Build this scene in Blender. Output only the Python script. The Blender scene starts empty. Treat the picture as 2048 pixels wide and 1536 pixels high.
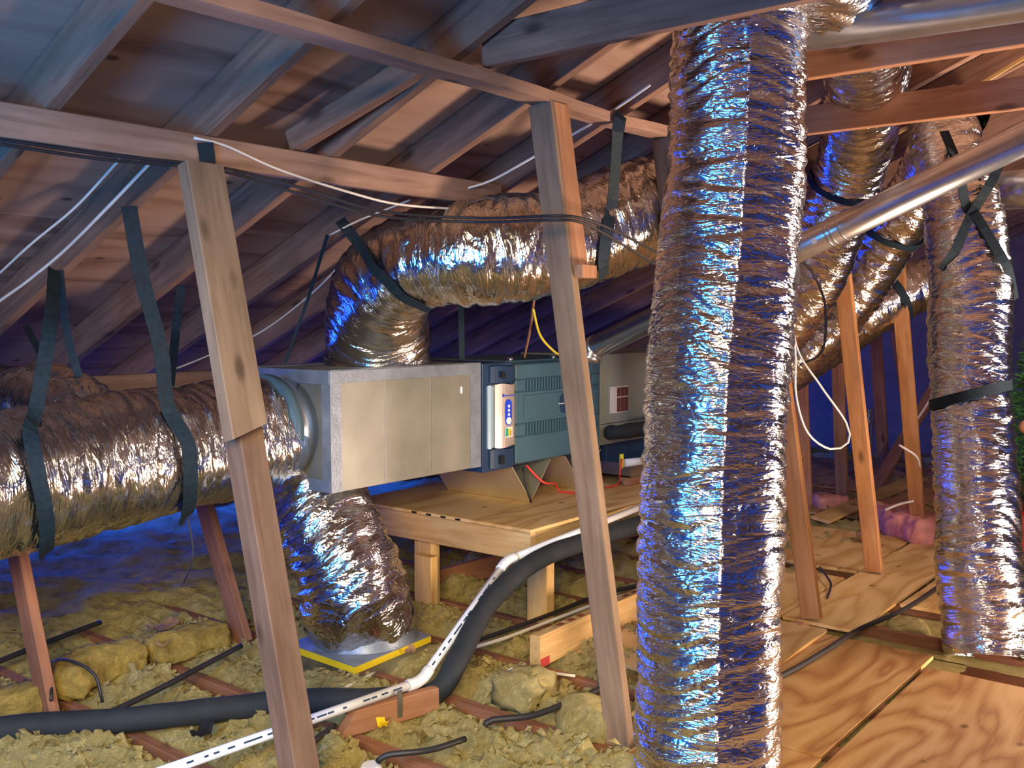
import bpy, bmesh, math, random
from mathutils import Vector, Matrix, noise
random.seed(7)
S = bpy.context.scene
COL = S.collection

# ------------------------------------------------------------------ camera
F_PX = 1967.0
AZ = math.radians(38.5)
PITCH = math.radians(3.78)
CAM = Vector((0, 0, 1.4))
_h = Vector((math.cos(AZ), math.sin(AZ), 0))
RGT = Vector((math.sin(AZ), -math.cos(AZ), 0))
FWD = (_h * math.cos(PITCH) + Vector((0, 0, -math.sin(PITCH)))).normalized()
UP = RGT.cross(FWD).normalized()
cd = bpy.data.cameras.new('camera'); cam = bpy.data.objects.new('camera', cd); COL.objects.link(cam)
cd.sensor_width = 36; cd.lens = F_PX / 2048 * 36; cd.clip_start = .05; cd.clip_end = 100
cam.matrix_world = Matrix(((RGT.x, UP.x, -FWD.x, CAM.x), (RGT.y, UP.y, -FWD.y, CAM.y), (RGT.z, UP.z, -FWD.z, CAM.z), (0, 0, 0, 1)))
S.camera = cam

# ------------------------------------------------------------------ view, world, lamps
S.view_settings.view_transform = 'Standard'; S.view_settings.look = 'None'
S.view_settings.exposure = 0.0; S.view_settings.gamma = 1.0; S.view_settings.use_curve_mapping = False
try:
    S.cycles.use_denoising = True; S.cycles.sample_clamp_indirect = 4.0; S.cycles.max_bounces = 6
except Exception:
    pass
W = bpy.data.worlds.new('dusk_sky'); S.world = W; W.use_nodes = True
W.node_tree.nodes['Background'].inputs[0].default_value = (0.03, 0.12, 0.75, 1)
W.node_tree.nodes['Background'].inputs[1].default_value = 0.6

def area(name, loc, target, sx, sy, power, col):
    l = bpy.data.lights.new(name, 'AREA'); l.shape = 'RECTANGLE'; l.size = sx; l.size_y = sy
    l.energy = power; l.color = col
    o = bpy.data.objects.new(name, l); COL.objects.link(o); o.location = loc
    o.rotation_euler = (Vector(target) - Vector(loc)).to_track_quat('-Z', 'Y').to_euler(); return o
def point(name, loc, power, col, r=.06):
    l = bpy.data.lights.new(name, 'POINT'); l.energy = power; l.color = col; l.shadow_soft_size = r
    o = bpy.data.objects.new(name, l); COL.objects.link(o); o.location = loc; return o
# cool work lamp to the left of the photographer, warm lamp to the right, then added warm and blue fills
area('work_lamp', (-.35, 1.55, 1.45), (2.7, 2.3, .8), .5, .85, 68, (.05, .37, 1.0))
point('bulb_lamp', (5.2, 0.0, 2.0), 85, (1.0, .82, .72), .26)
area('deck_uplight_fill', (4.2, -.3, .12), (3.1, 1.6, 2.2), .6, .6, 150, (1.0, .75, .57))  # added warm uplight fill, brightens the roof deck and duct undersides
sl_ = bpy.data.lights.new('front_fill', 'SPOT'); sl_.energy = 880; sl_.color = (1.0, .82, .50); sl_.shadow_soft_size = .75  # added front fill spot for furnace, platform and floor, no real lamp
sl_.spot_size = math.radians(62); sl_.spot_blend = .6
so_ = bpy.data.objects.new('front_fill', sl_); COL.objects.link(so_); so_.location = (-.4, -.05, 1.85)
so_.rotation_euler = (Vector((2.6, 2.9, -.25)) - so_.location).to_track_quat('-Z', 'Y').to_euler()
area('recess_blue_fill', (3.4, 6.3, .25), (3.2, 4.6, .9), 5.0, .25, 110, (.008, .07, 1.0))  # added blue fill tinting the recess behind the furnace; the eave is closed
area('far_wall_blue_fill', (8.2, 5.8, .3), (9.9, 4.0, 1.0), 1.6, .4, 80, (.02, .08, 1.0))  # added blue fill on the far wall, out of sight behind the furnace

# ------------------------------------------------------------------ pixel helpers (read real positions off known planes)
def ray(px, py):
    return FWD + RGT * ((px - 1024) / F_PX) + UP * ((768 - py) / F_PX)
def atd(px, py, d): return CAM + ray(px, py) * d
def onz(px, py, z): r = ray(px, py); return CAM + r * ((z - CAM.z) / r.z)
def onY(px, py, y): r = ray(px, py); return CAM + r * (y / r.y)
def onX(px, py, x): r = ray(px, py); return CAM + r * (x / r.x)
RZ, RS = 3.053, .42                    # underside of the rafters: z = RZ - RS*y
def roofz(y): return RZ - RS * y
def onroof(px, py, off=0.0):
    r = ray(px, py); return CAM + r * ((RZ + off - CAM.z) / (r.z + RS * r.y))

# ------------------------------------------------------------------ materials
def newmat(name):
    m = bpy.data.materials.new(name); m.use_nodes = True
    nt = m.node_tree; return m, nt, nt.nodes['Principled BSDF']
def N(nt, t, **kw):
    n = nt.nodes.new(t)
    for k, v in kw.items(): setattr(n, k, v)
    return n
def ramp(nt, src, stops):
    r = N(nt, 'ShaderNodeValToRGB'); e = r.color_ramp.elements
    while len(e) < len(stops): e.new(.5)
    for i, (p, c) in enumerate(stops):
        e[i].position = p; e[i].color = (c[0], c[1], c[2], 1)
    nt.links.new(src, r.inputs[0]); return r.outputs[0]
def coords(nt, scale, kind='Object', rnd=True):
    tc = N(nt, 'ShaderNodeTexCoord'); mp = N(nt, 'ShaderNodeMapping')
    mp.inputs['Scale'].default_value = scale
    nt.links.new(tc.outputs[kind], mp.inputs[0])
    if rnd:
        oi = N(nt, 'ShaderNodeObjectInfo'); mu = N(nt, 'ShaderNodeMath', operation='MULTIPLY'); mu.inputs[1].default_value = 40
        nt.links.new(oi.outputs['Random'], mu.inputs[0]); nt.links.new(mu.outputs[0], mp.inputs['Location'])
    return mp.outputs[0]
def noise_n(nt, vec, scale=1, detail=4, rough=.55, dist=0):
    n = N(nt, 'ShaderNodeTexNoise'); n.inputs['Scale'].default_value = scale; n.inputs['Detail'].default_value = detail
    n.inputs['Roughness'].default_value = rough; n.inputs['Distortion'].default_value = dist
    nt.links.new(vec, n.inputs['Vector']); return n.outputs['Fac']
def bump(nt, b, h, strength, dist, prev=None):
    n = N(nt, 'ShaderNodeBump'); n.inputs['Strength'].default_value = strength; n.inputs['Distance'].default_value = dist
    nt.links.new(h, n.inputs['Height'])
    if prev is not None: nt.links.new(prev, n.inputs['Normal'])
    if b is not None: nt.links.new(n.outputs[0], b.inputs['Normal'])
    return n.outputs[0]
def mixc(nt, fac, a, b, mode='MIX'):
    m = N(nt, 'ShaderNodeMix'); m.data_type = 'RGBA'; m.blend_type = mode
    if isinstance(fac, (int, float)): m.inputs[0].default_value = fac
    else: nt.links.new(fac, m.inputs[0])
    for s, v in ((6, a), (7, b)):
        if isinstance(v, tuple): m.inputs[s].default_value = (v[0], v[1], v[2], 1)
        else: nt.links.new(v, m.inputs[s])
    return m.outputs[2]
def wood(name, c0, c1, c2, rough=.75, knots=True, spec=.25):
    m, nt, b = newmat(name)
    v = coords(nt, (1.2, 16, 16)); g = noise_n(nt, v, 2.2, 5, .6, .6)
    col = ramp(nt, g, ((.28, c0), (.5, c1), (.72, c2)))
    v2 = coords(nt, (2.2, 5, 5)); st = noise_n(nt, v2, 1.3, 3)
    col = mixc(nt, ramp(nt, st, ((.35, (0, 0, 0)), (.75, (.6, .6, .6)))), col, tuple(x * .6 for x in c0))
    if knots:
        v3 = coords(nt, (3.0, 7, 7)); vo = N(nt, 'ShaderNodeTexVoronoi'); vo.inputs['Scale'].default_value = 1.0
        nt.links.new(v3, vo.inputs['Vector'])
        col = mixc(nt, ramp(nt, vo.outputs['Distance'], ((.07, (.8, .8, .8)), (.16, (0, 0, 0)))), col, tuple(x * .35 for x in c0))
    nt.links.new(col, b.inputs['Base Color']); b.inputs['Roughness'].default_value = rough
    b.inputs['Specular IOR Level'].default_value = spec
    bump(nt, b, g, .25, .004); return m
def plywood(name, c0, c1, c2, figure=9.0, sc=(.9, 3.6, 3.6), rough=.6):
    m, nt, b = newmat(name)
    v = coords(nt, sc); n = noise_n(nt, v, 1.1, 2, .45, .5)
    mu = N(nt, 'ShaderNodeMath', operation='MULTIPLY'); mu.inputs[1].default_value = figure
    nt.links.new(n, mu.inputs[0])
    pp = N(nt, 'ShaderNodeMath', operation='PINGPONG'); pp.inputs[1].default_value = .5
    nt.links.new(mu.outputs[0], pp.inputs[0])
    fine = noise_n(nt, coords(nt, (3, 60, 60)), 2, 3)
    ad = N(nt, 'ShaderNodeMath', operation='MULTIPLY_ADD'); ad.inputs[1].default_value = .35
    nt.links.new(fine, ad.inputs[0]); nt.links.new(pp.outputs[0], ad.inputs[2])
    col = ramp(nt, ad.outputs[0], ((.15, c0), (.38, c1), (.6, c2)))
    v3 = coords(nt, (3.0, 5, 5)); vo = N(nt, 'ShaderNodeTexVoronoi'); nt.links.new(v3, vo.inputs['Vector']); vo.inputs['Scale'].default_value = 1.3
    col = mixc(nt, ramp(nt, vo.outputs['Distance'], ((.05, (.85, .85, .85)), (.11, (0, 0, 0)))), col, tuple(x * .4 for x in c0))
    nt.links.new(col, b.inputs['Base Color']); b.inputs['Roughness'].default_value = rough
    b.inputs['Specular IOR Level'].default_value = .3
    bump(nt, b, fine, .12, .003); return m
def plain(name, col, rough=.5, metal=0.0, spec=.4, var=.12, vs=6, bmp=0.0):
    m, nt, b = newmat(name)
    n = noise_n(nt, coords(nt, (vs, vs, vs)), 1.5, 4)
    c = ramp(nt, n, ((.3, tuple(x * (1 - var) for x in col)), (.7, tuple(min(1, x * (1 + var)) for x in col))))
    nt.links.new(c, b.inputs['Base Color']); b.inputs['Roughness'].default_value = rough
    b.inputs['Metallic'].default_value = metal; b.inputs['Specular IOR Level'].default_value = spec
    if bmp:
        bump(nt, b, noise_n(nt, coords(nt, (40, 40, 40)), 2, 4), bmp, .004)
    return m
def foil(name, across=1.0, crink=1.0, rough=.15, tint=(.74, .72, .73)):
    m, nt, b = newmat(name)
    b.inputs['Metallic'].default_value = 1.0; b.inputs['Roughness'].default_value = rough
    b.inputs['Base Color'].default_value = (*tint, 1)
    w = coords(nt, (5, 26, 1), 'UV'); n1 = noise_n(nt, w, 1.0, 3, .55, 1.2)
    # ridged creases running round the duct
    a = N(nt, 'ShaderNodeMath', operation='SUBTRACT'); a.inputs[1].default_value = .5; nt.links.new(n1, a.inputs[0])
    ab = N(nt, 'ShaderNodeMath', operation='ABSOLUTE'); nt.links.new(a.outputs[0], ab.inputs[0])
    nb = bump(nt, None, ramp(nt, ab.outputs[0], ((0, (0, 0, 0)), (.09, (.75, .75, .75)), (.4, (1, 1, 1)))), .32 * across, .010)
    w2 = coords(nt, (28, 60, 1), 'UV'); n2 = noise_n(nt, w2, 1.0, 3, .6, 1.5)
    nb2 = bump(nt, None, n2, .22 * crink, .005, nb)
    vo = N(nt, 'ShaderNodeTexVoronoi'); vo.feature = 'DISTANCE_TO_EDGE'; vo.inputs['Scale'].default_value = 1
    nt.links.new(coords(nt, (22, 40, 1), 'UV'), vo.inputs['Vector'])
    r = ramp(nt, vo.outputs['Distance'], ((0, (0, 0, 0)), (.12, (1, 1, 1))))
    bump(nt, b, r, .18 * crink, .003, nb2)
    return m

M = {}
M['deck'] = plywood('aged_roof_plywood', (.20, .115, .085), (.33, .20, .15), (.38, .245, .185), 3.0, (.7, 5, 5), .85)
M['rafter'] = wood('aged_rafter_wood', (.16, .085, .06), (.27, .15, .10), (.33, .19, .13), .85)
M['purlin'] = wood('purlin_wood', (.24, .135, .09), (.36, .215, .15), (.42, .26, .19), .8)
M['post'] = wood('strut_wood', (.18, .11, .068), (.26, .17, .108), (.31, .205, .135), .75)
M['postdark'] = wood('brown_strut_wood', (.14, .075, .05), (.21, .125, .085), (.26, .16, .11), .8)
M['orange'] = wood('orange_fir_wood', (.32, .14, .07), (.44, .21, .11), (.50, .26, .14), .7)
M['joist'] = wood('red_joist_wood', (.21, .085, .048), (.31, .135, .075), (.37, .17, .095), .8)
M['newwood'] = wood('pale_pine_wood', (.50, .29, .10), (.66, .42, .17), (.74, .51, .24), .6)
M['ply'] = plywood('pine_plywood', (.33, .15, .05), (.47, .25, .09), (.55, .33, .14), 7.0)
M['plypale'] = plywood('pale_plywood', (.52, .29, .095), (.70, .44, .17), (.77, .51, .23), 4.0)
M['foil'] = foil('crinkled_foil')
M['foil_soft'] = foil('soft_crinkled_foil', .8, .8, .17, (.70, .68, .64))
M['tape'] = plain('grey_mastic_tape', (.22, .25, .30), .42, .35, .4, .18, 9, .3)
M['plenum'] = plain('dull_sheet_metal', (.255, .25, .215), .45, .55, .5, .16, 3)
M['galv'] = plain('galvanised_steel', (.60, .60, .60), .28, .95, .5, .1, 7)
M['galvgold'] = plain('galvanised_saddle_steel', (.66, .58, .36), .38, .7, .5, .08, 3)
M['slate'] = plain('slate_blue_enamel', (.045, .105, .15), .42, .0, .5, .08, 4)
M['slatedark'] = plain('dark_slate_enamel', (.02, .045, .10), .3, .0, .5, .08, 4)
M['cover'] = plain('pale_blue_plastic', (.27, .40, .50), .35)
M['silver'] = plain('champagne_plastic', (.46, .38, .35), .35, .3)
M['bluelabel'] = plain('royal_blue_label', (.02, .06, .65), .35)
M['white'] = plain('white_plastic', (.78, .80, .84), .4, 0, .4, .03)
M['collartape'] = plain('dark_collar_tape', (.07, .13, .17), .5)
M['paper'] = plain('white_paper', (.72, .68, .66), .7, 0, .2, .04)
M['coil'] = plain('grey_green_enamel', (.34, .36, .30), .45, .2, .4, .06, 3)
M['dark'] = plain('flat_black_and_shade', (.006, .007, .010), .9)  # black for ink and plastic, and for shade painted in slots and grips
M['strap'] = plain('black_webbing', (.007, .019, .030), .7, 0, .3, .3, 40, .3)
M['foam'] = plain('black_foam_rubber', (.022, .026, .032), .75, 0, .3, .2, 10, .15)
M['cable'] = plain('dark_cable_sheath', (.025, .022, .024), .5)
M['whitecable'] = plain('white_cable_sheath', (.72, .66, .58), .5)
M['redcable'] = plain('red_cable_sheath', (.75, .06, .04), .45)
M['yellow'] = plain('yellow_duct_board', (.80, .56, .01), .7)
M['yellowcable'] = plain('yellow_cable_sheath', (.80, .65, .05), .5)
M['red'] = plain('red_paint', (.45, .035, .03), .6)
M['stamp'] = plain('brown_stamp_ink', (.22, .06, .025), .8)
M['tagred'] = plain('brown_print', (.16, .05, .04), .6)
M['green'] = plain('green_print', (.03, .30, .20), .6)
M['needle'] = plain('green_needles', (.035, .13, .035), .6, 0, .3, .5, 20)
M['pinkins'] = plain('pink_fibreglass', (.72, .30, .24), .95, 0, .1, .25, 9, .6)
M['kraft'] = plain('brown_kraft_paper', (.30, .17, .10), .85)
M['drywall'] = plain('grey_drywall', (.30, .28, .25), .9)
M['wallblock'] = plain('gable_boarding', (.20, .15, .12), .9)
def insul():
    m, nt, b = newmat('yellow_fibreglass')
    n = noise_n(nt, coords(nt, (7, 7, 7), rnd=False), 1.2, 5, .6)
    c = ramp(nt, n, ((.28, (.40, .29, .10)), (.42, (.74, .58, .22)), (.6, (.86, .70, .30)), (.8, (.93, .80, .42))))
    nt.links.new(c, b.inputs['Base Color']); b.inputs['Roughness'].default_value = 1; b.inputs['Specular IOR Level'].default_value = .05
    n2 = noise_n(nt, coords(nt, (30, 30, 30), rnd=False), 1.0, 8, .75, 1.2)
    bump(nt, b, n2, 1.0, .05); return m
M['insul'] = insul()
M['batt'] = plain('bright_yellow_fibreglass', (.76, .52, .14), 1, 0, .05, .35, 9)
_nt = M['batt'].node_tree; bump(_nt, _nt.nodes['Principled BSDF'], noise_n(_nt, coords(_nt, (30, 30, 30)), 1.0, 8, .75, 1.2), 1.0, .045)
M['strutorange'] = wood('orange_strut_wood', (.36, .15, .05), (.50, .23, .085), (.58, .29, .12), .7)

# ------------------------------------------------------------------ object helpers
def tag(o, label=None, cat=None, group=None, kind=None):
    if label: o['label'] = label
    if cat: o['category'] = cat
    if group: o['group'] = group
    if kind: o['kind'] = kind
    return o
def place(o, mw, parent=None):
    COL.objects.link(o)
    if parent is not None:
        o.parent = parent; o.matrix_basis = BASE[parent.name].inverted() @ mw
    else:
        o.matrix_basis = mw
    BASE[o.name] = mw.copy(); return o
BASE = {}
def root(name, loc, label, cat, group=None):
    o = bpy.data.objects.new(name, None); o.empty_display_size = .1
    place(o, Matrix.Translation(Vector(loc))); return tag(o, label, cat, group)
def meshobj(name, verts, faces, mat, parent=None, mw=None, smooth=False):
    me = bpy.data.meshes.new(name); me.from_pydata([tuple(v) for v in verts], [], faces); me.update()
    me.materials.append(mat if not isinstance(mat, str) else M[mat])
    if smooth: me.polygons.foreach_set('use_smooth', [True] * len(me.polygons))
    return place(bpy.data.objects.new(name, me), mw or Matrix.Identity(4), parent)
def bmobj(name, bm, mat, parent=None, mw=None, smooth=False):
    bmesh.ops.recalc_face_normals(bm, faces=bm.faces[:])
    me = bpy.data.meshes.new(name); bm.to_mesh(me); bm.free()
    me.materials.append(M[mat] if isinstance(mat, str) else mat)
    if smooth: me.polygons.foreach_set('use_smooth', [True] * len(me.polygons))
    return place(bpy.data.objects.new(name, me), mw or Matrix.Identity(4), parent)
def addbox(bm, x0, x1, y0, y1, z0, z1, bev=0.0):
    vs = [bm.verts.new(p) for p in ((x0, y0, z0), (x1, y0, z0), (x1, y1, z0), (x0, y1, z0), (x0, y0, z1), (x1, y0, z1), (x1, y1, z1), (x0, y1, z1))]
    fs = [bm.faces.new([vs[i] for i in f]) for f in ((0, 3, 2, 1), (4, 5, 6, 7), (0, 1, 5, 4), (1, 2, 6, 5), (2, 3, 7, 6), (3, 0, 4, 7))]
    if bev:
        es = list({e for f in fs for e in f.edges})
        bmesh.ops.bevel(bm, geom=es, offset=bev, segments=1, affect='EDGES')
def box(name, x0, x1, y0, y1, z0, z1, mat, parent=None, bev=.003):
    """axis-aligned box whose origin is its centre"""
    c = Vector(((x0 + x1) / 2, (y0 + y1) / 2, (z0 + z1) / 2)); bm = bmesh.new()
    hx, hy, hz = (x1 - x0) / 2, (y1 - y0) / 2, (z1 - z0) / 2
    addbox(bm, -hx, hx, -hy, hy, -hz, hz, min(bev, hx * .4, hy * .4, hz * .4))
    return bmobj(name, bm, mat, parent, Matrix.Translation(c))
def frame(p0, p1, wref):
    x = (p1 - p0).normalized(); y = (wref - x * wref.dot(x)).normalized(); z = x.cross(y)
    c = (p0 + p1) / 2
    return Matrix(((x.x, y.x, z.x, c.x), (x.y, y.y, z.y, c.y), (x.z, y.z, z.z, c.z), (0, 0, 0, 1)))
def board(name, p0, p1, w, t, wref, mat, parent=None, bev=.003, cut0=0, cut1=0, wob=0.0):
    """a board from p0 to p1; w is its size along wref, t across; cut0/cut1 slant the ends"""
    p0, p1 = Vector(p0), Vector(p1); L = (p1 - p0).length; bm = bmesh.new()
    n = max(1, int(L / .25)) if wob else 1
    rings = []
    for i in range(n + 1):
        s = i / n; x = -L / 2 + L * s
        oy = wob * noise.noise(Vector((x * 1.3, p0.x * 3, p0.y * 5))); oz = wob * noise.noise(Vector((x * 1.3, p0.x * 7 + 9, p0.z)))
        ring = []
        for a, b_ in ((-1, -1), (1, -1), (1, 1), (-1, 1)):
            sl = (cut0 if i == 0 else cut1 if i == n else 0) * a * w / 2
            ring.append(bm.verts.new((x + sl, a * w / 2 + oy, b_ * t / 2 + oz)))
        rings.append(ring)
    for i in range(n):
        for k in range(4):
            bm.faces.new((rings[i][k], rings[i][(k + 1) % 4], rings[i + 1][(k + 1) % 4], rings[i + 1][k]))
    bm.faces.new(rings[0][::-1]); bm.faces.new(rings[-1])
    if bev:
        es = [e for e in bm.edges if abs((e.verts[0].co - e.verts[1].co).normalized().x) > .9]
        bmesh.ops.bevel(bm, geom=es, offset=bev, segments=1, affect='EDGES')
    return bmobj(name, bm, mat, parent, frame(p0, p1, Vector(wref)))
def spline(pts, step):
    """Catmull-Rom through tuples of floats, resampled at about `step` metres"""
    P = [Vector(p) for p in pts] if len(pts[0]) == 3 else [tuple(p) for p in pts]
    dim = len(pts[0]); out = []
    Q = [tuple(p) for p in pts]; Q = [tuple(2 * a - b for a, b in zip(Q[0], Q[1]))] + Q + [tuple(2 * a - b for a, b in zip(Q[-1], Q[-2]))]
    for i in range(1, len(Q) - 2):
        L = math.dist(Q[i][:3], Q[i + 1][:3]); n = max(2, int(L / step))
        for k in range(n):
            t = k / n; t2, t3 = t * t, t * t * t
            out.append(tuple(.5 * (2 * Q[i][j] + (Q[i + 1][j] - Q[i - 1][j]) * t + (2 * Q[i - 1][j] - 5 * Q[i][j] + 4 * Q[i + 1][j] - Q[i + 2][j]) * t2
                             + (3 * Q[i][j] - Q[i - 1][j] - 3 * Q[i + 1][j] + Q[i + 2][j]) * t3) for j in range(dim)))
    out.append(tuple(pts[-1])); return out
def frames(C):
    T = []
    for i in range(len(C)):
        a, b_ = C[max(0, i - 1)], C[min(len(C) - 1, i + 1)]; T.append((b_ - a).normalized())
    u = T[0].orthogonal().normalized(); U = []
    for t in T:
        u = (u - t * u.dot(t)).normalized(); U.append(u)
    return T, U, [t.cross(u) for t, u in zip(T, U)]
def tube(name, pts, r, mat, parent=None, nseg=10, step=.04, wob=0.0, label=None, cat=None, group=None, cap=True):
    sp = spline([tuple(p) for p in pts], step) if len(pts) > 2 else [tuple(pts[0]), tuple(pts[1])]
    o0 = Vector(sp[0][:3]); C = [Vector(p[:3]) - o0 for p in sp]; T, U, V = frames(C); vs, fs = [], []
    for i, c in enumerate(C):
        rr = sp[i][3] if len(sp[i]) > 3 else r
        for k in range(nseg):
            a = 2 * math.pi * k / nseg; d = U[i] * math.cos(a) + V[i] * math.sin(a)
            q = rr + (wob * noise.noise((c + o0 + d * r) * 9) if wob else 0); vs.append(c + d * q)
    for i in range(len(C) - 1):
        for k in range(nseg):
            k2 = (k + 1) % nseg; fs.append((i * nseg + k, i * nseg + k2, (i + 1) * nseg + k2, (i + 1) * nseg + k))
    if cap: fs += [tuple(range(nseg))[::-1], tuple(range((len(C) - 1) * nseg, len(C) * nseg))]
    o = meshobj(name, vs, fs, mat, parent, Matrix.Translation(o0), True)
    if label: tag(o, label, cat, group)
    return o
DUCT = {}
def duct(name, pts, label, group=None, mat='foil', nseg=96, step=.012, amp=.010, sag=0, lump=.5, seed=0, parent=None, cat='duct', key=None, seam=None):
    """flexible foil duct: pts are (x,y,z,radius); real creases in the mesh, crinkles in the foil"""
    sp = spline([tuple(p) for p in pts], step); o0 = Vector(sp[0][:3])
    C = [Vector(p[:3]) - o0 for p in sp]; R = [p[3] for p in sp]; T, U, V = frames(C)
    vs, fs, uv = [], [], []; v = 0.0; vl = []
    for i, c in enumerate(C):
        if i: v += (C[i] - C[i - 1]).length
        vl.append(v)
        for k in range(nseg):
            a = 2 * math.pi * k / nseg; ca, sa = math.cos(a), math.sin(a)
            q = Vector((ca * R[i] * 3.2, sa * R[i] * 3.2, v * 26 + seed * 13))
            w = noise.noise(q + Vector((0, 0, 2.5 * noise.noise(Vector((ca * .7, sa * .7, v * 2.5 + seed))))))
            w2 = noise.noise(Vector((ca * R[i] * 14, sa * R[i] * 14, v * 30 + seed * 5)))
            l = noise.noise(Vector((ca * 1.1, sa * 1.1, v * 3.2 + seed * 3)))
            rr = R[i] + amp * (.35 - 1.1 * max(0, 1 - abs(w) * 3.2)) + amp * .3 * w2 + amp * 2 * lump * l
            if seam is not None:
                sx = (a - math.atan2(seam.dot(V[i]), seam.dot(U[i])) + math.pi) % (2 * math.pi) - math.pi
                rr += .009 * math.exp(-abs(sx + .03 * noise.noise(Vector((0, 0, v * 5)))) / .11)
            vs.append(c + (U[i] * ca + V[i] * sa) * rr)
    for i in range(len(C) - 1):
        for k in range(nseg):
            k2 = (k + 1) % nseg; fs.append((i * nseg + k, i * nseg + k2, (i + 1) * nseg + k2, (i + 1) * nseg + k))
            c_ = 2 * math.pi * R[i] / nseg
            uv += [k * c_, vl[i], (k + 1) * c_, vl[i], (k + 1) * c_, vl[i + 1], k * c_, vl[i + 1]]
    o = meshobj(name, vs, fs, mat, parent, Matrix.Translation(o0), True)
    l = o.data.uv_layers.new(name='UVMap'); l.data.foreach_set('uv', uv)
    tag(o, label, cat if parent is None else None, group)
    DUCT[key or o.name] = ([c + o0 for c in C], R, T, U, V); return o
def ribbon(name, pts, width, nrm, mat='strap', label=None, cat='strap', group=None, th=.003, step=.03, parent=None, side=None):
    """flat webbing strap; nrm is a normal or a list of normals per point"""
    if isinstance(nrm, list):
        sp = spline([tuple(p) + tuple(n) for p, n in zip(pts, nrm)], step)
    else:
        sp = [tuple(p) + tuple(nrm) for p in (spline([tuple(p) for p in pts], step) if len(pts) > 2 else [tuple(p) for p in pts])]
    o0 = Vector(sp[0][:3]); C = [Vector(p[:3]) - o0 for p in sp]; T, _, _ = frames(C); vs, fs = [], []
    for c, t, p in zip(C, T, sp):
        n = Vector(p[3:6]); n = (n - t * n.dot(t)).normalized(); s = t.cross(n)
        w = width / 2
        for a, b_ in ((-1, -1), (1, -1), (1, 1), (-1, 1)): vs.append(c + s * (a * w) + n * (b_ * th / 2))
    for i in range(len(C) - 1):
        for k in range(4): fs.append((i * 4 + k, i * 4 + (k + 1) % 4, i * 4 + 4 + (k + 1) % 4, i * 4 + 4 + k))
    fs += [(3, 2, 1, 0), tuple(len(vs) - 4 + k for k in range(4))]
    o = meshobj(name, vs, fs, mat, parent, Matrix.Translation(o0))
    if label: tag(o, label, cat, group)
    return o
def nearest(key, P):
    C = DUCT[key][0]; return min(range(len(C)), key=lambda i: (C[i] - P).length)
def hug(key, P, extra=.008):
    """push a point out to just above the duct's skin; returns point and outward normal"""
    C, R, T, U, V = DUCT[key]; i = nearest(key, P); d = P - C[i]; d = (d - T[i] * d.dot(T[i])).normalized()
    return P - (P - C[i]).project(d) + d * (R[i] + extra), d
def hoop(name, key, idx, width, tilt=0, a0=0, a1=360, label=None, group=None, extra=.009, mat='strap', tdir=None, parent=None):
    C, R, T, U, V = DUCT[key]; i = idx; pts, nr = [], []
    n = 40
    for k in range(n + 1):
        a = math.radians(a0 + (a1 - a0) * k / n); d = U[i] * math.cos(a) + V[i] * math.sin(a)
        sh = T[i] * (tilt * R[i] * (d.dot(tdir) if tdir is not None else math.cos(a)))
        pts.append(C[i] + d * (R[i] + extra) + sh); nr.append(d)
    return ribbon(name, pts, width, nr, mat, label, 'strap' if label else None, group, step=.04, parent=parent)

X_AX, Y_AX, Z_AX = Vector((1, 0, 0)), Vector((0, 1, 0)), Vector((0, 0, 1))

# ------------------------------------------------------------------ setting: roof, floor, gables
RIDGE = -1.1; EAVE = 7.1; XA, XB = -1.9, 10.4
ceil = root('ceiling', (0, 0, 0), None, None); tag(ceil, kind='structure')
nx = Vector((0, RS, 1)).normalized()          # normal of the near slope
RD = .135                                     # rafter depth
k = 0
xr = 1.30 - .49 * 6
while xr < XB - .1:
    a = Vector((xr + .02, RIDGE, roofz(RIDGE))) + nx * RD / 2; b_ = Vector((xr + .02, EAVE, roofz(EAVE))) + nx * RD / 2
    board('rafter', a, b_, RD, .04, nx, 'rafter', ceil, .002)
    xr += .49
sl = Vector((0, 1, -RS)).normalized(); zo = nx * (RD + .011)
row = 0; s = 0.0; Ltot = (EAVE + .1 - RIDGE) * math.sqrt(1 + RS * RS); top = Vector((0, RIDGE, roofz(RIDGE)))
while s < Ltot:
    x = XA - (.6 if row % 2 else 1.5)
    e = min(s + 1.22, Ltot)
    while x < XB:
        p0 = top + sl * ((s + e) / 2) + zo + X_AX * x; p1 = p0 + X_AX * 2.434
        board('plywood_sheet', p0, p1, e - s - .006, .014, sl, 'deck', ceil, .001)
        x += 2.44
    s += 1.22; row += 1
# the other slope, behind the photographer
p = Vector(((XA + XB) / 2 - 6.2, RIDGE - 2.6, roofz(RIDGE) - 2.6 * RS + .15))
board('far_slope', Vector((XA, RIDGE - 2.6, roofz(RIDGE) - 2.6 * RS + .16)), Vector((XB, RIDGE - 2.6, roofz(RIDGE) - 2.6 * RS + .16)), 5.7, .02, Vector((0, 1, RS)), 'deck', ceil, 0)

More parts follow.
